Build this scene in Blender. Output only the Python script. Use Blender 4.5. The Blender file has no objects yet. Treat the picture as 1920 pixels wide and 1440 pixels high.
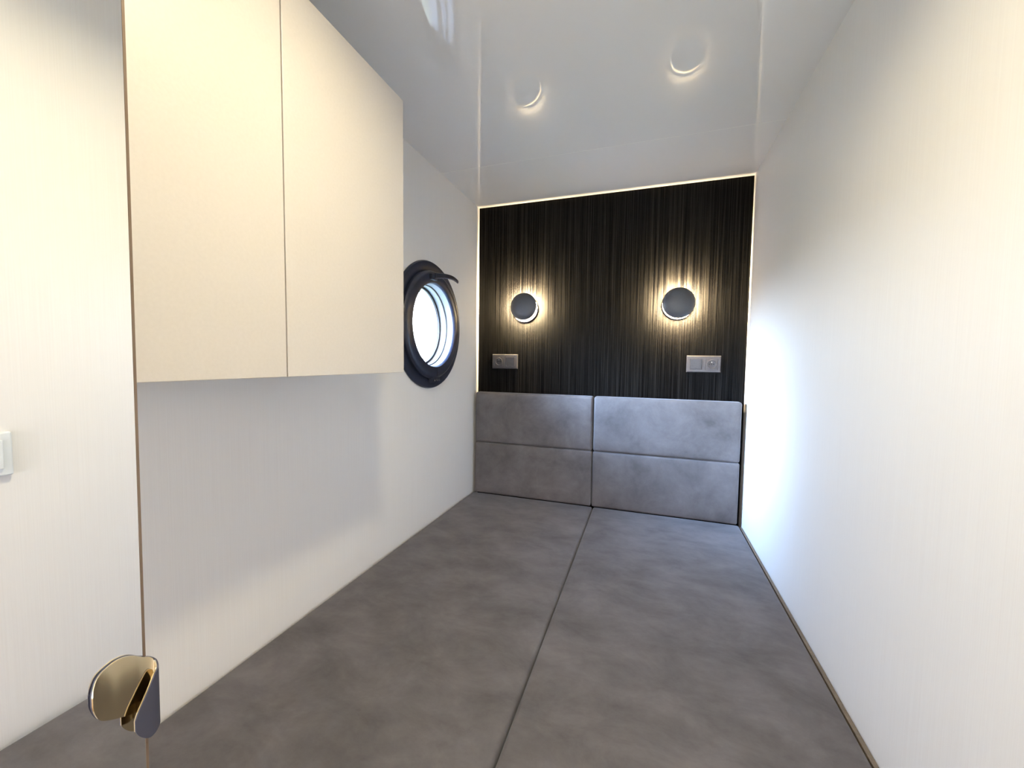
import bpy, bmesh, math, random
from mathutils import Vector, Matrix
random.seed(4)
PI = math.pi
S = bpy.context.scene
C = S.collection

# ------------------------------------------------------------------ camera
W, H = 1.40, 1.643            # nook width, ceiling height above the mattress top (z = 0)
FPX = 746.08
yaw, pitch, roll = -0.3277, -0.0580, 0.0128
cam_d = bpy.data.cameras.new('camera'); cam = bpy.data.objects.new('camera', cam_d); C.objects.link(cam)
cy_, sy_ = math.cos(yaw), math.sin(yaw); cp_, sp_ = math.cos(pitch), math.sin(pitch)
fw = Vector((sy_*cp_, cy_*cp_, sp_)); rt = Vector((cy_, -sy_, 0)); up = rt.cross(fw)
rr = math.cos(roll)*rt + math.sin(roll)*up
uu = -math.sin(roll)*rt + math.cos(roll)*up
cam.matrix_world = Matrix(((rr.x, uu.x, -fw.x, 0.9531), (rr.y, uu.y, -fw.y, -2.1777),
                           (rr.z, uu.z, -fw.z, 0.7609), (0, 0, 0, 1)))
cam_d.sensor_width = 36.0; cam_d.lens = FPX/1920*36.0
cam_d.clip_start = 0.01
S.camera = cam
S.view_settings.view_transform = 'Standard'
S.view_settings.look = 'None'
S.view_settings.exposure = 0.13
S.view_settings.gamma = 1.0
S.view_settings.use_curve_mapping = False

# ------------------------------------------------------------------ sky
wd = bpy.data.worlds.new('sky'); S.world = wd; wd.use_nodes = True
nt = wd.node_tree; nt.nodes.clear()
def N(t, tree): return tree.nodes.new(t)
out = N('ShaderNodeOutputWorld', nt); bg = N('ShaderNodeBackground', nt)
tc = N('ShaderNodeTexCoord', nt); sep = N('ShaderNodeSeparateXYZ', nt)
nt.links.new(tc.outputs['Generated'], sep.inputs[0])
ramp = N('ShaderNodeValToRGB', nt)
ramp.color_ramp.elements[0].position = 0.0; ramp.color_ramp.elements[0].color = (0.64, 0.77, 0.95, 1)
ramp.color_ramp.elements[1].position = 0.9; ramp.color_ramp.elements[1].color = (0.28, 0.56, 1.1, 1)
nt.links.new(sep.outputs[2], ramp.inputs[0])
SUN_DIR = Vector((-1.2, -0.43, 0.47)).normalized()      # hazy bright patch of sky around the sun
dot = N('ShaderNodeVectorMath', nt); dot.operation = 'DOT_PRODUCT'
dot.inputs[1].default_value = SUN_DIR
nt.links.new(tc.outputs['Generated'], dot.inputs[0])
mx = N('ShaderNodeMath', nt); mx.operation = 'MAXIMUM'; mx.inputs[1].default_value = 0
nt.links.new(dot.outputs['Value'], mx.inputs[0])
pw = N('ShaderNodeMath', nt); pw.operation = 'POWER'; pw.inputs[1].default_value = 24
nt.links.new(mx.outputs[0], pw.inputs[0])
ml = N('ShaderNodeMath', nt); ml.operation = 'MULTIPLY_ADD'; ml.inputs[1].default_value = 480.0; ml.inputs[2].default_value = 48.0
nt.links.new(pw.outputs[0], ml.inputs[0])
# front sky tint added to warm room fill, clear sky on the porthole side
neg = N('ShaderNodeMapRange', nt); neg.inputs['From Min'].default_value = -0.35; neg.inputs['From Max'].default_value = -0.75
neg.inputs['To Min'].default_value = 0.0; neg.inputs['To Max'].default_value = 1.0
nt.links.new(sep.outputs[0], neg.inputs[0])
cmix = N('ShaderNodeMix', nt); cmix.data_type = 'RGBA'; cmix.inputs[6].default_value = (0.32, 0.26, 0.24, 1)
nt.links.new(neg.outputs[0], cmix.inputs[0]); nt.links.new(ramp.outputs[0], cmix.inputs[7])
nt.links.new(cmix.outputs[2], bg.inputs[0]); nt.links.new(ml.outputs[0], bg.inputs[1])
nt.links.new(bg.outputs[0], out.inputs[0])

def portal(name, loc, rot, sx, sy, shape='RECTANGLE'):   # guides sky sampling through an opening; emits nothing itself
    l = bpy.data.lights.new(name, 'AREA'); l.shape = shape; l.size = sx; l.size_y = sy
    l.cycles.is_portal = True
    o = bpy.data.objects.new(name, l); C.objects.link(o); o.location = loc; o.rotation_euler = rot
    return o
WY, WZ = -0.560, 0.918        # porthole centre on the left wall
portal('porthole_daylight', (-0.10, WY, WZ), (0, -PI/2, 0), 0.37, 0.37, 'ELLIPSE')
portal('front_daylight', (0.75, -4.66, 0.50), (PI/2, 0, 0), 1.02, 1.8)

# ------------------------------------------------------------------ material helpers
def mat(name, col, rough=0.5, metal=0.0, spec=0.5, **kw):
    m = bpy.data.materials.new(name); m.use_nodes = True
    b = m.node_tree.nodes['Principled BSDF']
    b.inputs['Base Color'].default_value = (*col, 1); b.inputs['Roughness'].default_value = rough
    b.inputs['Metallic'].default_value = metal; b.inputs['Specular IOR Level'].default_value = spec
    for k, v in kw.items(): b.inputs[k.replace('_', ' ')].default_value = v
    return m
def noise_setup(m, scale, mapscale, c0, c1, p0=0.35, p1=0.65, bump=0.0, bdist=0.002, detail=4, rough=0.6):
    t = m.node_tree; b = t.nodes['Principled BSDF']
    tc = N('ShaderNodeTexCoord', t); mp = N('ShaderNodeMapping', t); mp.inputs['Scale'].default_value = mapscale
    nz = N('ShaderNodeTexNoise', t); nz.inputs['Scale'].default_value = scale; nz.inputs['Detail'].default_value = detail
    nz.inputs['Roughness'].default_value = rough
    t.links.new(tc.outputs['Object'], mp.inputs[0]); t.links.new(mp.outputs[0], nz.inputs[0])
    cr = N('ShaderNodeValToRGB', t)
    cr.color_ramp.elements[0].position = p0; cr.color_ramp.elements[0].color = (*c0, 1)
    cr.color_ramp.elements[1].position = p1; cr.color_ramp.elements[1].color = (*c1, 1)
    t.links.new(nz.outputs[0], cr.inputs[0]); t.links.new(cr.outputs[0], b.inputs['Base Color'])
    if bump:
        bp = N('ShaderNodeBump', t); bp.inputs['Strength'].default_value = bump; bp.inputs['Distance'].default_value = bdist
        t.links.new(nz.outputs[0], bp.inputs['Height']); t.links.new(bp.outputs[0], b.inputs['Normal'])
    return nz, cr

# pale wall covering with fine vertical threads
M_WALL = mat('pale_wall_covering', (0.80, 0.78, 0.75), 0.42, spec=0.35)
noise_setup(M_WALL, 1.0, (480, 480, 3.0), (0.845, 0.825, 0.80), (0.87, 0.855, 0.83), bump=0.06, bdist=0.0005)
# near-black wall covering with vertical brushed streaks
M_BLACK = mat('black_streaked_wall_covering', (0.02, 0.02, 0.022), 0.45, spec=0.04)
nzb, crb = noise_setup(M_BLACK, 1.0, (230, 230, 1.1), (0.0008, 0.0008, 0.001), (0.030, 0.028, 0.026), 0.46, 0.82, bump=0.28, bdist=0.0012, detail=6, rough=0.75)
# glossy stretch ceiling
M_CEIL = mat('glossy_ceiling', (0.86, 0.86, 0.865), 0.03, spec=0.5)
M_CEIL.node_tree.nodes['Principled BSDF'].inputs['IOR'].default_value = 1.55
_t = M_CEIL.node_tree; _tc = N('ShaderNodeTexCoord', _t); _nz = N('ShaderNodeTexNoise', _t); _nz.inputs['Scale'].default_value = 7.0; _nz.inputs['Detail'].default_value = 1.0
_bp = N('ShaderNodeBump', _t); _bp.inputs['Strength'].default_value = 0.06; _bp.inputs['Distance'].default_value = 0.004
_t.links.new(_tc.outputs['Object'], _nz.inputs[0]); _t.links.new(_nz.outputs[0], _bp.inputs['Height'])
_t.links.new(_bp.outputs[0], _t.nodes['Principled BSDF'].inputs['Normal'])
M_TRIM = mat('white_trim', (0.82, 0.82, 0.81), 0.3)
M_FLOOR = mat('wood_floor', (0.30, 0.20, 0.12), 0.45)
noise_setup(M_FLOOR, 3.0, (12, 1, 1), (0.22, 0.14, 0.08), (0.40, 0.28, 0.17), bump=0.1)
M_GRASS = mat('paving', (0.2, 0.2, 0.19), 0.9); noise_setup(M_GRASS, 6, (1, 1, 1), (0.16, 0.18, 0.12), (0.22, 0.24, 0.17))
M_CAB = mat('cream_lacquer_board', (0.86, 0.81, 0.735), 0.38, spec=0.35)
noise_setup(M_CAB, 1.0, (180, 180, 180), (0.64, 0.595, 0.545), (0.66, 0.615, 0.565))
M_EDGE = mat('pale_edge_band', (0.84, 0.80, 0.73), 0.4)
def velvet(name, c0, c1):
    m = mat(name, c0, 0.72, spec=0.25)
    nz, cr = noise_setup(m, 6.0, (1, 1.5, 1), c0, c1, 0.30, 0.72, detail=12, rough=0.68)
    nz.inputs['Distortion'].default_value = 0.25
    t = m.node_tree; b = t.nodes['Principled BSDF']
    b.inputs['Sheen Weight'].default_value = 0.22; b.inputs['Sheen Roughness'].default_value = 0.4
    b.inputs['Sheen Tint'].default_value = (0.9, 0.92, 1.0, 1)
    tc = N('ShaderNodeTexCoord', t); n2 = N('ShaderNodeTexNoise', t); n2.inputs['Scale'].default_value = 900; n2.inputs['Detail'].default_value = 2
    bp = N('ShaderNodeBump', t); bp.inputs['Strength'].default_value = 0.25; bp.inputs['Distance'].default_value = 0.0006
    t.links.new(tc.outputs['Object'], n2.inputs[0]); t.links.new(n2.outputs[0], bp.inputs['Height']); t.links.new(bp.outputs[0], b.inputs['Normal'])
    return m
M_VEL = velvet('grey_velour', (0.078, 0.071, 0.072), (0.164, 0.151, 0.154))
M_BOARD = mat('dark_backing_board', (0.035, 0.033, 0.032), 0.7)
M_PLY = mat('birch_plywood', (0.42, 0.32, 0.20), 0.6); noise_setup(M_PLY, 4, (3, 30, 30), (0.14, 0.11, 0.08), (0.19, 0.15, 0.11))
M_NAVY = mat('dark_navy_frame', (0.014, 0.017, 0.028), 0.33, spec=0.5); noise_setup(M_NAVY, 60, (1, 1, 1), (0.016, 0.021, 0.040), (0.021, 0.027, 0.050))
M_WHITEPL = mat('white_plastic', (0.78, 0.82, 0.85), 0.35); noise_setup(M_WHITEPL, 40, (1, 1, 1), (0.77, 0.81, 0.84), (0.79, 0.83, 0.86))
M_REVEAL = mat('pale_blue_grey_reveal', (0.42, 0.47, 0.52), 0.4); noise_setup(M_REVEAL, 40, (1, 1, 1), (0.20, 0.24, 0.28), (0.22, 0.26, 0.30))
M_RUB = mat('black_gasket', (0.02, 0.02, 0.022), 0.6)
M_LAMPBLK = mat('matt_graphite_lamp', (0.055, 0.058, 0.066), 0.42); noise_setup(M_LAMPBLK, 300, (1, 1, 1), (0.05, 0.053, 0.06), (0.06, 0.063, 0.072))
M_LAMPIN = mat('satin_lamp_dish', (0.34, 0.33, 0.31), 0.5)
M_SOCK = mat('pewter_plastic', (0.23, 0.22, 0.235), 0.30, metal=0.35); noise_setup(M_SOCK, 200, (1, 1, 1), (0.075, 0.070, 0.074), (0.088, 0.083, 0.087))
M_HOLE = mat('dark_socket_well', (0.012, 0.012, 0.013), 0.5)
M_PIN = mat('steel_pin', (0.8, 0.8, 0.78), 0.2, metal=1.0)
M_MIRROR = mat('silvered_mirror', (0.93, 0.935, 0.93), 0.0, metal=1.0)
M_BRONZE = mat('bronze_edge', (0.22, 0.155, 0.105), 0.45, metal=0.4)
M_CHROME = mat('polished_metal', (0.70, 0.59, 0.38), 0.10, metal=1.0)
M_GUN = mat('dull_gunmetal', (0.085, 0.085, 0.115), 0.55, metal=0.5)
def emit(name, col, s):
    m = bpy.data.materials.new(name); m.use_nodes = True; t = m.node_tree; t.nodes.clear()
    o = N('ShaderNodeOutputMaterial', t); e = N('ShaderNodeEmission', t)
    e.inputs[0].default_value = (*col, 1); e.inputs[1].default_value = s
    t.links.new(e.outputs[0], o.inputs[0]); return m
M_GLOW = emit('warm_opal_diffuser', (1.0, 0.77, 0.44), 2600.0)
M_CEILGLOW = emit('warm_downlight_diffuser', (1.0, 0.87, 0.58), 455.0)
def glass(name):
    m = bpy.data.materials.new(name); m.use_nodes = True; t = m.node_tree; t.nodes.clear()
    o = N('ShaderNodeOutputMaterial', t); mix = N('ShaderNodeMixShader', t); tr = N('ShaderNodeBsdfTransparent', t)
    tr.inputs[0].default_value = (0.95, 0.98, 1.0, 1)
    gl = N('ShaderNodeBsdfGlossy', t); gl.inputs['Roughness'].default_value = 0.0
    fr = N('ShaderNodeFresnel', t); fr.inputs[0].default_value = 1.45
    ge = N('ShaderNodeNewGeometry', t); sb = N('ShaderNodeMath', t); sb.operation = 'SUBTRACT'; sb.inputs[0].default_value = 1.0
    t.links.new(ge.outputs['Backfacing'], sb.inputs[1])
    mu = N('ShaderNodeMath', t); mu.operation = 'MULTIPLY'; t.links.new(fr.outputs[0], mu.inputs[0]); t.links.new(sb.outputs[0], mu.inputs[1])
    t.links.new(mu.outputs[0], mix.inputs[0]); t.links.new(tr.outputs[0], mix.inputs[1]); t.links.new(gl.outputs[0], mix.inputs[2])
    t.links.new(mix.outputs[0], o.inputs[0]); return m
M_GLASS = glass('clear_pane')

# ------------------------------------------------------------------ mesh helpers
def obj(name, bm, m, parent=None, smooth=False, loc=None):
    bmesh.ops.recalc_face_normals(bm, faces=bm.faces)
    me = bpy.data.meshes.new(name); bm.to_mesh(me); bm.free()
    if smooth:
        for p in me.polygons: p.use_smooth = True
    o = bpy.data.objects.new(name, me); C.objects.link(o)
    for mm in (m if isinstance(m, (list, tuple)) else [m]): me.materials.append(mm)
    if parent: o.parent = parent
    if loc is not None: o.location = loc
    return o
def smooth_angle(o, ang=35):
    me = o.data
    for p in me.polygons: p.use_smooth = True
    bm = bmesh.new(); bm.from_mesh(me)
    for e in bm.edges:
        if len(e.link_faces) == 2 and e.calc_face_angle(0) > math.radians(ang): e.smooth = False
    bm.to_mesh(me); bm.free(); return o
def box(bm, a, b):
    a = Vector(a); b = Vector(b)
    r = bmesh.ops.create_cube(bm, size=1, matrix=Matrix.Translation((a+b)/2) @ Matrix.Diagonal((*(b-a), 1)))
    return r['verts']
def boxbm(a, b, bev=0, seg=2):
    bm = bmesh.new(); box(bm, a, b)
    if bev: bmesh.ops.bevel(bm, geom=list(bm.edges), offset=bev, segments=seg, profile=0.5, affect='EDGES')
    return bm
def lathe(prof, n=64, axis='y', closed=False):
    """prof = [(r, h)], revolved about the given axis; h runs along the axis"""
    bm = bmesh.new(); rings = []
    for r, h in prof:
        if r < 1e-6: rings.append([bm.verts.new((0, 0, h))])
        else: rings.append([bm.verts.new((r*math.cos(2*PI*i/n), r*math.sin(2*PI*i/n), h)) for i in range(n)])
    pairs = list(zip(rings, rings[1:])) + ([(rings[-1], rings[0])] if closed else [])
    for A, B in pairs:
        for i in range(n):
            j = (i+1) % n
            if len(A) == 1 and len(B) == 1: continue
            if len(A) == 1: bm.faces.new((A[0], B[i], B[j]))
            elif len(B) == 1: bm.faces.new((A[i], A[j], B[0]))
            else: bm.faces.new((A[i], A[j], B[j], B[i]))
    if axis == '-y': bmesh.ops.rotate(bm, verts=bm.verts, matrix=Matrix.Rotation(PI/2, 3, 'X'))      # h -> -y
    if axis == 'x': bmesh.ops.rotate(bm, verts=bm.verts, matrix=Matrix.Rotation(PI/2, 3, 'Y'))       # h -> +x
    if axis == '-z': bmesh.ops.rotate(bm, verts=bm.verts, matrix=Matrix.Rotation(PI, 3, 'X'))
    return bm
def empty(name, loc):
    o = bpy.data.objects.new(name, None); C.objects.link(o); o.location = loc; o.empty_display_size = 0.05; return o
def tag(o, label, cat, group=None):
    o['label'] = label; o['category'] = cat
    if group: o['group'] = group
    return o
def struct(o): o['kind'] = 'structure'; return o

# ------------------------------------------------------------------ room shell
ZF, YF = -0.52, -4.60
T = 0.10
def slab_with_hole(rect, hole, n=72):      # rect in (u, v), circular hole (u, v, r); returns front-face bm lying in the uv plane
    bm = bmesh.new(); u0, v0, u1, v1 = rect
    rv = [bm.verts.new((u, v, 0)) for u, v in ((u0, v0), (u1, v0), (u1, v1), (u0, v1))]
    ed = [bm.edges.new((rv[i], rv[(i+1) % 4])) for i in range(4)]
    hv = [bm.verts.new((hole[0]+hole[2]*math.cos(2*PI*i/n), hole[1]+hole[2]*math.sin(2*PI*i/n), 0)) for i in range(n)]
    ed += [bm.edges.new((hv[i], hv[(i+1) % n])) for i in range(n)]
    bmesh.ops.triangle_fill(bm, use_beauty=True, edges=ed)
    ext = bmesh.ops.extrude_face_region(bm, geom=list(bm.faces))
    bmesh.ops.translate(bm, verts=[g for g in ext['geom'] if isinstance(g, bmesh.types.BMVert)], vec=(0, 0, -T))
    return bm
bm = slab_with_hole((YF, ZF, 0.0, H), (WY, WZ, 0.215))
bm.transform(Matrix(((0, 0, 1, 0), (1, 0, 0, 0), (0, 1, 0, 0), (0, 0, 0, 1))))       # u->y v->z w->x
struct(obj('wall_left', bm, M_WALL))
struct(obj('wall_right', boxbm((W, YF, ZF), (W+T, 0, H)), M_WALL))
struct(obj('wall_back', boxbm((-T, 0, ZF), (W+T, T, H)), M_BLACK))
struct(obj('ceiling', boxbm((-T, YF-T, H), (W+T, T, H+T)), M_CEIL))
struct(obj('floor', boxbm((-T, YF-T, ZF-T), (W+T, T, ZF)), M_FLOOR))
fb = bmesh.new()                                        # front wall behind the photographer, with a tall window
for a, b in (((-T, YF-T, ZF), (0.24, YF, H)), ((1.26, YF-T, ZF), (W+T, YF, H)), ((0.24, YF-T, ZF), (1.26, YF, -0.40)), ((0.24, YF-T, 1.40), (1.26, YF, H))): box(fb, a, b)
struct(obj('wall_front', fb, M_WALL))
wf = bmesh.new()
for a, b in (((0.24, YF-0.07, -0.40), (0.28, YF-0.02, 1.40)), ((1.22, YF-0.07, -0.40), (1.26, YF-0.02, 1.40)), ((0.28, YF-0.07, -0.40), (1.22, YF-0.02, -0.36)), ((0.28, YF-0.07, 1.36), (1.22, YF-0.02, 1.40))): box(wf, a, b)
w2 = struct(obj('window_2', wf, M_NAVY))
obj('window_pane', boxbm((0.28, YF-0.05, -0.36), (1.22, YF-0.044, 1.36)), M_GLASS, w2)
# thin joint strip across the ceiling
struct(obj('trim_1', boxbm((0, -0.4565, H-0.0006), (W, -0.4535, H+0.002)), M_TRIM))
# ground outside
struct(obj('ground', boxbm((-60, -60, -1.3), (60, 60, -1.2)), M_GRASS))

fc = bmesh.new()                                        # unseen pale slab added to throw daylight up at the right wall
vs_ = [fc.verts.new(p) for p in ((-2.0, -0.85, -1.19), (-45, -6.0, -1.19), (-45, -50, -1.19), (-2.0, -50, -1.19))]
fc.faces.new(vs_)
ex_ = bmesh.ops.extrude_face_region(fc, geom=list(fc.faces)); bmesh.ops.translate(fc, verts=[g for g in ex_['geom'] if isinstance(g, bmesh.types.BMVert)], vec=(0, 0, -0.008))
M_BOUNCE = mat('pale_bounce_slab', (0.72, 0.73, 0.74), 0.8); noise_setup(M_BOUNCE, 3, (1, 1, 1), (0.84, 0.85, 0.86), (0.90, 0.91, 0.92))
struct(obj('bounce_slab', fc, M_BOUNCE))

# ------------------------------------------------------------------ porthole
win = struct(empty('window_1', (0.0, WY, WZ)))
ring = lathe([(0.209, -0.095), (0.209, 0.0), (0.2105, 0.004), (0.288, 0.002), (0.288, 0.006), (0.284, 0.0115), (0.262, 0.014), (0.258, 0.012), (0.250, 0.012), (0.246, 0.010), (0.206, 0.010), (0.203, -0.095)], 96, 'x', True)
smooth_angle(obj('outer_ring', ring, M_NAVY, win))
case = lathe([(0.243, 0.0105), (0.243, 0.022), (0.238, 0.029), (0.228, 0.033), (0.200, 0.036), (0.190, 0.034), (0.186, 0.028), (0.186, 0.022), (0.206, 0.0105)], 96, 'x', True)
smooth_angle(obj('casement', case, M_NAVY, win))
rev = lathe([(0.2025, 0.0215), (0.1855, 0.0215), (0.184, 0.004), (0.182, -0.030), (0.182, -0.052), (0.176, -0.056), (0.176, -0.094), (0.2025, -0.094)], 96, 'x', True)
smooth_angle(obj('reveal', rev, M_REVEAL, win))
g1 = lathe([(0.184, -0.010), (0.1795, -0.010), (0.1795, -0.0145), (0.184, -0.0145)], 96, 'x', True)
smooth_angle(obj('gasket', g1, M_RUB, win))
g2 = lathe([(0.1825, -0.046), (0.1735, -0.046), (0.1735, -0.0515), (0.1825, -0.0515)], 96, 'x', True)
smooth_angle(obj('gasket', g2, M_RUB, win))
obj('pane', lathe([(0, -0.058), (0.180, -0.058), (0.180, -0.064), (0, -0.064)], 96, 'x'), M_GLASS, win)
# latch: square boss on the casement and a tapered lever sweeping out over the wall
bs = boxbm((0.030, -0.060, 0.196), (0.052, -0.018, 0.222), 0.004, 3)
latch = obj('latch', bs, M_NAVY, win); smooth_angle(latch)
lv = bmesh.new(); rows = []
for i in range(13):
    t = i/12; y = -0.045 + 0.215*t; hz = 0.013*(1-0.45*t) ; x0 = 0.050 + 0.014*math.sin(t*PI*0.9); zc = 0.214 + 0.004*math.sin(t*PI) + 0.026*t - 0.014*t*t*t
    rows.append([lv.verts.new((x0+dx, y, zc+dz)) for dx, dz in ((0, -hz), (0.010*(1-0.4*t), -hz*0.8), (0.010*(1-0.4*t), hz*0.8), (0, hz))])
for A, B in zip(rows, rows[1:]):
    for k in range(4): lv.faces.new((A[k], A[(k+1) % 4], B[(k+1) % 4], B[k]))
lv.faces.new(rows[0]); lv.faces.new(rows[-1])
lo = obj('latch_lever', lv, M_NAVY, latch); smooth_angle(lo, 50)
hg = bmesh.new(); box(hg, (0.012, -0.030, -0.262), (0.040, 0.030, -0.236)); bmesh.ops.bevel(hg, geom=list(hg.edges), offset=0.004, segments=2, affect='EDGES')
hinge = obj('hinge', hg, M_NAVY, win)
for dy in (-0.020, 0.0, 0.020):
    obj('hinge_screw', lathe([(0, 0.0425), (0.004, 0.0420), (0.0045, 0.0395), (0.0045, 0.038)], 16, 'x'), M_PIN, hinge, loc=(0, dy, -0.249))
box_s = boxbm((0.0355, 0.006, -0.232), (0.0368, 0.009, -0.192))
obj('casement_joint', box_s, M_RUB, win)

# ------------------------------------------------------------------ wall cabinet
D = 0.30; CY1, CYM, CY0 = -1.209, -1.594, -1.978; CZ0, CZ1 = 0.7255, 1.465
cab = tag(empty('wall_cabinet', (0, CY1, CZ0)), 'cream two-door wall cabinet hung above the bed next to the porthole', 'cabinet')
def rel(o, root): o.location = -Vector(root.location); return o
cb = bmesh.new(); d0 = D-0.0185
for a, b in (((0, CY0, CZ0), (d0, CY0+0.016, CZ1)), ((0, CY1-0.016, CZ0), (d0, CY1, CZ1)), ((0, CY0+0.016, CZ0+0.001), (d0, CY1-0.016, CZ0+0.017)),
             ((0, CY0+0.016, CZ1-0.017), (d0, CY1-0.016, CZ1-0.001)), ((0, CY0+0.016, CZ0+0.017), (0.006, CY1-0.016, CZ1-0.017)), ((0.006, CYM-0.008, CZ0+0.017), (d0, CYM+0.008, CZ1-0.017))): box(cb, a, b)
rel(obj('carcass', cb, M_CAB, cab), cab)
for y0, y1 in ((CYM+0.0012, CY1), (CY0, CYM-0.0012)):
    dm = boxbm((D-0.0175, y0, CZ0-0.001), (D, y1, CZ1), 0.0012, 2)
    rel(obj('cabinet_door', dm, M_CAB, cab), cab)

# ------------------------------------------------------------------ bed
bed = tag(empty('bed_base', (0.7, -1.0, ZF)), 'boxed plywood bed platform filling the nook under the grey cushions', 'bed')
rel(obj('platform', boxbm((0.002, -1.985, ZF), (W-0.002, -0.002, -0.12)), M_PLY, bed), bed)
rel(obj('side_rail', boxbm((W-0.0105, -1.62, -0.12), (W-0.001, -0.085, -0.012), 0.001), M_PLY, bed), bed)
bed.children[1]['label'] = 'thin raw wooden rail along the right wall'
def cushion(x0, y0, z0, x1, y1, z1, puff, bev, axis, res=(16, 24)):
    """upholstered block: rounded box whose show face (z+ or y-) swells by puff"""
    bm = boxbm((x0, y0, z0), (x1, y1, z1), bev, 5)
    xs = [x0+(x1-x0)*i/res[0] for i in range(1, res[0])]
    for x in xs: bmesh.ops.bisect_plane(bm, geom=list(bm.verts)+list(bm.edges)+list(bm.faces), plane_co=(x, 0, 0), plane_no=(1, 0, 0))
    lo, hi, no = (y0, y1, (0, 1, 0)) if axis == 'z' else (z0, z1, (0, 0, 1))
    for i in range(1, res[1]):
        q = lo+(hi-lo)*i/res[1]; bmesh.ops.bisect_plane(bm, geom=list(bm.verts)+list(bm.edges)+list(bm.faces), plane_co=(q if no[0] else 0, q if no[1] else 0, q if no[2] else 0), plane_no=no)
    def f(t): t = max(0, min(1, t)); return 1-(abs(2*t-1))**6
    for v in bm.verts:
        u = (v.co.x-x0)/(x1-x0); w = ((v.co.y-y0)/(y1-y0)) if axis == 'z' else ((v.co.z-z0)/(z1-z0))
        k = f(u)*f(w)*puff
        if axis == 'z' and v.co.z > (z0+z1)/2: v.co.z += k
        if axis == 'y' and v.co.y < (y0+y1)/2: v.co.y -= k
    return bm
HBY = -0.079
for x0, x1, lab in ((0.004, 0.6985, 'long grey velour mattress cushion along the left porthole wall'), (0.7015, 1.3865, 'long grey velour mattress cushion along the blank right wall')):
    o = obj('mattress_cushion', cushion(x0, -1.98, -0.119, x1, HBY+0.0045, -0.006, 0.006, 0.011, 'z', (14, 30)), M_VEL, smooth=True)
    tag(o, lab, 'mattress', 'mattress cushions on the bed base')
for x0, x1, lab in ((0.016, 0.688, 'left grey velour headboard panel beneath the socket beside the porthole wall'), (0.6925, 1.3795, 'right grey velour headboard panel with the daylight falling fully on it')):
    h = tag(empty('headboard_panel', ((x0+x1)/2, -0.02, 0.0)), lab, 'headboard', 'upholstered headboard panels')
    rel(obj('backing_board', boxbm((x0+0.004, -0.022, -0.004), (x1-0.004, -0.001, 0.574)), M_BOARD, h), h)
    rel(obj('upper_pad', cushion(x0, HBY+0.004, 0.2905, x1, -0.022, 0.580, 0.007, 0.013, 'y', (14, 12)), M_VEL, h, smooth=True), h)
    rel(obj('lower_pad', cushion(x0, HBY+0.004, -0.007, x1, -0.022, 0.2895, 0.007, 0.009, 'y', (14, 12)), M_VEL, h, smooth=True), h)

# ------------------------------------------------------------------ wall lamps
def lamp(x, z, ox, oz, label):
    r = tag(empty('wall_lamp', (x, 0, z)), label, 'lamp', 'round eclipse wall lamps over the headboard')
    smooth_angle(obj('wall_mount', lathe([(0, 0.0005), (0.040, 0.0005), (0.040, 0.010), (0, 0.010)], 48, '-y'), M_LAMPBLK, r))
    cup = lathe([(0.0, 0.010), (0.066, 0.010), (0.0725, 0.0105), (0.0735, 0.0155), (0.0715, 0.0155), (0.070, 0.014), (0.0, 0.014)], 72, '-y')
    body = smooth_angle(obj('lamp_body', cup, [M_LAMPBLK, M_LAMPIN], r))
    for p in body.data.polygons:
        if p.normal.y < -0.9 and p.center.length < 0.072 and abs(p.center.y+0.014) < 0.001: p.material_index = 1
    cov = lathe([(0, 0.061), (0.020, 0.0605), (0.040, 0.0585), (0.058, 0.0535), (0.069, 0.0475), (0.0745, 0.0425), (0.0755, 0.0400), (0.0745, 0.0390), (0.0725, 0.0390), (0.0715, 0.0420), (0, 0.0420)], 72, '-y')
    c = smooth_angle(obj('lamp_shade', cov, M_LAMPBLK, r, loc=(ox, 0, oz)), 50)
    obj('diffuser', lathe([(0.010, 0.0415), (0.0705, 0.0415), (0.0705, 0.0395), (0.010, 0.0395)], 72, '-y', True), M_GLOW, c)
    smooth_angle(obj('magnet_post', lathe([(0, 0.0150), (0.008, 0.0150), (0.008, 0.0490), (0, 0.0490)], 24, '-y'), M_LAMPBLK, r))
    return r
lamp(0.2885, 1.055, -0.001, 0.009, 'left round graphite wall lamp nearest the porthole, glowing crescent at lower right')
lamp(1.0865, 1.053, 0.002, 0.004, 'right round graphite wall lamp near the white wall, glowing crescent underneath')

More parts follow.
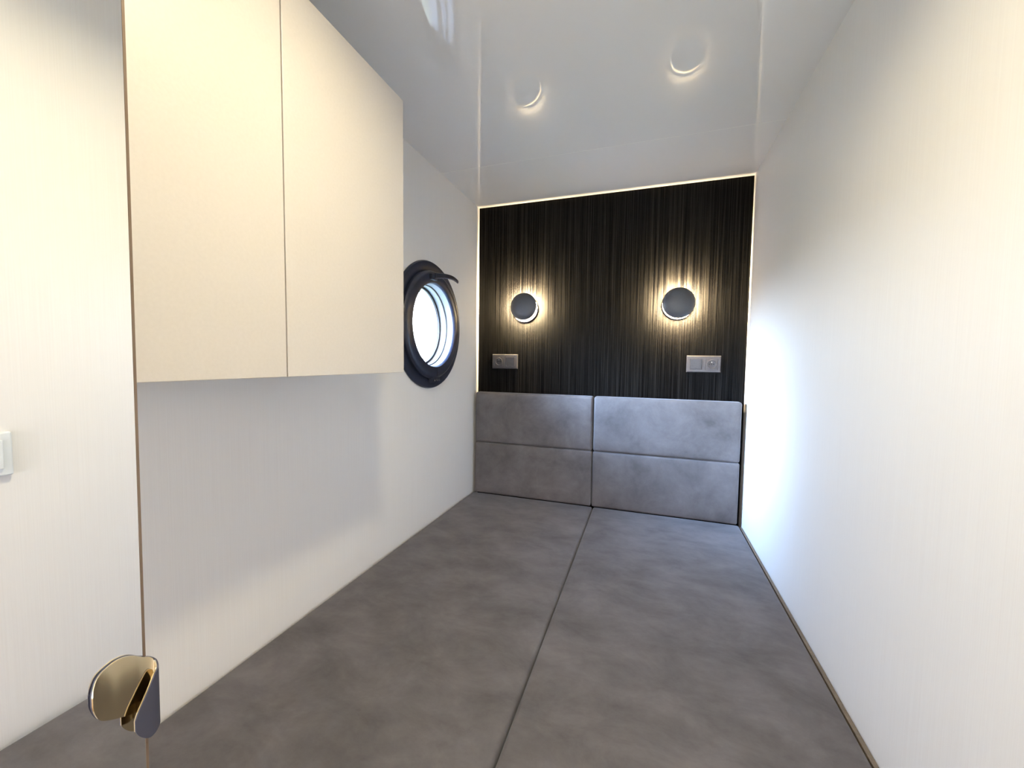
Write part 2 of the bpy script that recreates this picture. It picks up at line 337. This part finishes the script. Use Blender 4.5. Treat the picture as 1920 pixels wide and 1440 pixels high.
# ------------------------------------------------------------------ socket and switch plates
def disc(cx, cz, r, y0, y1, n=32):
    bm = lathe([(0, y0), (r, y0), (r, y1), (0, y1)], n, '-y'); bm.transform(Matrix.Translation((cx, 0, cz))); return bm
def plate(x, z, sx, label):
    """sx = x offset of the socket half"""
    r = tag(empty('socket_plate', (x, 0, z)), label, 'socket', 'double plates with socket and switch')
    hw, hh = 0.0777, 0.042
    fr = bmesh.new()
    def loop(w, h, y, cx=0): return [fr.verts.new((cx+a*w, -y, b*h)) for a, b in ((-1, -1), (1, -1), (1, 1), (-1, 1))]
    L = [loop(hw, hh, 0.0004), loop(hw, hh, 0.004), loop(hw-0.004, hh-0.004, 0.0105)]
    for A, B in zip(L, L[1:]):
        for i in range(4): fr.faces.new((A[i], A[(i+1) % 4], B[(i+1) % 4], B[i]))
    fr.faces.new(L[0])
    # front face as a grid around two openings
    us = [-(hw-0.004), -0.0355-0.0272, -0.0355+0.0272, 0.0355-0.0272, 0.0355+0.0272, hw-0.004]; vs = [-(hh-0.004), -0.0272, 0.0272, hh-0.004]
    g = {(i, j): fr.verts.new((u, -0.0105, v)) for i, u in enumerate(us) for j, v in enumerate(vs)}
    for i in range(5):
        for j in range(3):
            if j == 1 and i in (1, 3):
                q = [g[i, j], g[i+1, j], g[i+1, j+1], g[i, j+1]]; b = [fr.verts.new((v.co.x, -0.003, v.co.z)) for v in q]
                for k in range(4): fr.faces.new((q[k], q[(k+1) % 4], b[(k+1) % 4], b[k]))
                fr.faces.new(b)
            else: fr.faces.new((g[i, j], g[i+1, j], g[i+1, j+1], g[i, j+1]))
    bmesh.ops.remove_doubles(fr, verts=fr.verts, dist=1e-5)
    obj('plate_frame', fr, M_SOCK, r)
    # rocker
    k = -sx; rb = boxbm((k-0.0255, -0.0145, -0.0255), (k+0.0255, -0.004, 0.0255), 0.0015, 2)
    for v in rb.verts:
        if v.co.y < -0.01: v.co.y -= 0.0018*v.co.z/0.0255
    obj('rocker_switch', rb, M_SOCK, r)
    # socket insert: square face with a round well
    n = 48; sb = bmesh.new(); R0 = 0.0195
    def ringv(rad, y): return [sb.verts.new((sx+rad*math.cos(2*PI*i/n), -y, rad*math.sin(2*PI*i/n))) for i in range(n)]
    def sq(h, y):
        o = []
        for i in range(n):
            a = 2*PI*i/n; c, s = math.cos(a), math.sin(a); m = h/max(abs(c), abs(s)); o.append(sb.verts.new((sx+c*m, -y, s*m)))
        return o
    rs = [sq(0.0262, 0.004), sq(0.0262, 0.0115), ringv(R0+0.0022, 0.0115), ringv(R0+0.0012, 0.0135), ringv(R0, 0.0128), ringv(R0-0.0005, 0.0045)]
    for A, B in zip(rs, rs[1:]):
        for i in range(n): sb.faces.new((A[i], A[(i+1) % n], B[(i+1) % n], B[i]))
    sb.faces.new(rs[-1])
    s = obj('socket_insert', sb, M_SOCK, r)
    for dx, dz, nm in ((-0.0095, 0, 'socket_hole'), (0.0095, 0, 'socket_hole'), (0, -0.0005, 'socket_screw')):
        obj(nm, disc(sx+dx, dz, 0.0034 if nm == 'socket_hole' else 0.003, 0.0043, 0.0050, 20), M_HOLE, s)
    obj('earth_pin', disc(sx, 0.0098, 0.0024, 0.0045, 0.0105, 16), M_PIN, s)
    return r
plate(0.1695, 0.757, -0.0355, 'left pewter wall plate with its socket on the left, below the left lamp')
plate(1.2145, 0.757, 0.0355, 'right pewter wall plate with its socket on the right, near the white wall')

# white light switch on the right wall by the entrance (seen in the mirror)
sw = tag(empty('light_switch', (W, -1.803, 0.568)), 'white light switch on the right wall, seen only in the mirror', 'switch')
obj('switch_frame', boxbm((-0.010, -0.0415, -0.0425), (-0.0005, 0.0415, 0.0425), 0.003, 3), M_WHITEPL, sw)
rk = obj('rocker', boxbm((-0.0145, -0.028, -0.028), (-0.0085, 0.028, 0.028), 0.0015, 2), M_WHITEPL, sw)
obj('indicator', boxbm((-0.0150, -0.008, 0.021), (-0.0143, 0.008, 0.0222)), M_HOLE, rk)

# ------------------------------------------------------------------ mirrored door at the foot of the bed
XM = 0.584
door = tag(empty('mirrored_door', (XM, -1.9829, 0.74)), 'tall frameless mirrored door standing open at the left foot of the bed', 'mirror')
door.rotation_euler = (-0.0077, 0, 0)
DL = 0.76; zb, zt = ZF-0.74+0.012, 0.86
obj('mirror_glass', boxbm((-0.004, -DL, zb), (0, -0.0018, zt)), M_MIRROR, door)
obj('backing_panel', boxbm((-0.020, -DL, zb), (-0.0042, -0.0018, zt)), M_CAB, door)
obj('edge_strip', boxbm((-0.020, -0.0017, zb), (0.0003, 0.0, zt)), M_BRONZE, door)
# pull: one strip of sheet metal bent round the door edge; broad polished leaf on the mirror, small dull lip in front
Z0 = 0.74; Y0 = -1.9829
path = [  # x offset, y (world), z top, z bottom
    (0.0022, -2.0165, 0.517, 0.511), (0.0019, -2.0155, 0.5235, 0.5050), (0.0015, -2.0125, 0.5300, 0.4975), (0.0012, -2.0065, 0.5335, 0.4925),
    (0.0012, -2.0000, 0.5345, 0.4890), (0.0012, -1.9930, 0.5320, 0.4860), (0.0013, -1.9865, 0.5265, 0.4860), (0.0018, -1.9815, 0.5230, 0.482),
    (0.0034, -1.9788, 0.5195, 0.4740), (0.0054, -1.9786, 0.5160, 0.4700), (0.0070, -1.9796, 0.5135, 0.4670), (0.0080, -1.9824, 0.5100, 0.4640),
    (0.0085, -1.9862, 0.5025, 0.4630), (0.0087, -1.9903, 0.4950, 0.4660), (0.0088, -1.9938, 0.4885, 0.4710), (0.0088, -1.9956, 0.4835, 0.4755)]
def spline(P, n):
    o = []
    for i in range(len(P)-1):
        p0, p1, p2, p3 = [Vector(P[max(0, min(len(P)-1, i+k))]).to_4d() if False else P[max(0, min(len(P)-1, i+k))] for k in (-1, 0, 1, 2)]
        for s in range(n):
            t = s/n; o.append(tuple(0.5*((2*b)+(-a+c)*t+(2*a-5*b+4*c-d)*t*t+(-a+3*b-3*c+d)*t**3) for a, b, c, d in zip(p0, p1, p2, p3)))
    o.append(P[-1]); return o
def strip(pts, off):
    bm = bmesh.new(); cols = []
    th = 0.0011
    for i, (x, y, a, b) in enumerate(pts):
        q0 = pts[max(0, i-1)]; q1 = pts[min(len(pts)-1, i+1)]
        tx, ty = q1[0]-q0[0], q1[1]-q0[1]; l = math.hypot(tx, ty) or 1; nx, ny = ty/l, -tx/l
        cols.append([[bm.verts.new((x+nx*k, y-Y0+ny*k, b+(a-b)*j/8-Z0)) for j in range(9)] for k in (off*th, (off+1)*th)])
    for A, B in zip(cols, cols[1:]):
        for k in (0, 1):
            for j in range(8): bm.faces.new((A[k][j], A[k][j+1], B[k][j+1], B[k][j]))
        for j in (0, 8): bm.faces.new((A[0][j], A[1][j], B[1][j], B[0][j]))
    for A in (cols[0], cols[-1]):
        for j in range(8): bm.faces.new((A[0][j], A[1][j], A[1][j+1], A[0][j+1]))
    return bm
pts = spline(path, 5)
pull = smooth_angle(obj('door_pull', strip(pts, 0), M_CHROME, door), 60)
lip = smooth_angle(obj('outer_skin', strip(pts, -1), M_GUN, pull), 60)
lip['label'] = 'dull dark outer face of the bent metal pull'

# ------------------------------------------------------------------ warm ceiling light just above the photographer's view
cl = tag(empty('ceiling_light', (0.79, -1.68, H)), 'small round warm ceiling light above the foot of the bed', 'ceiling light')
smooth_angle(obj('bezel', lathe([(0.055, 0.0005), (0.062, 0.0005), (0.062, 0.022), (0.066, 0.024), (0.066, 0.027), (0.055, 0.027)], 64, '-z', True), M_LAMPIN, cl))
obj('diffuser', lathe([(0, 0.002), (0.0548, 0.002), (0.0548, 0.005), (0, 0.006)], 64, '-z'), M_CEILGLOW, cl)
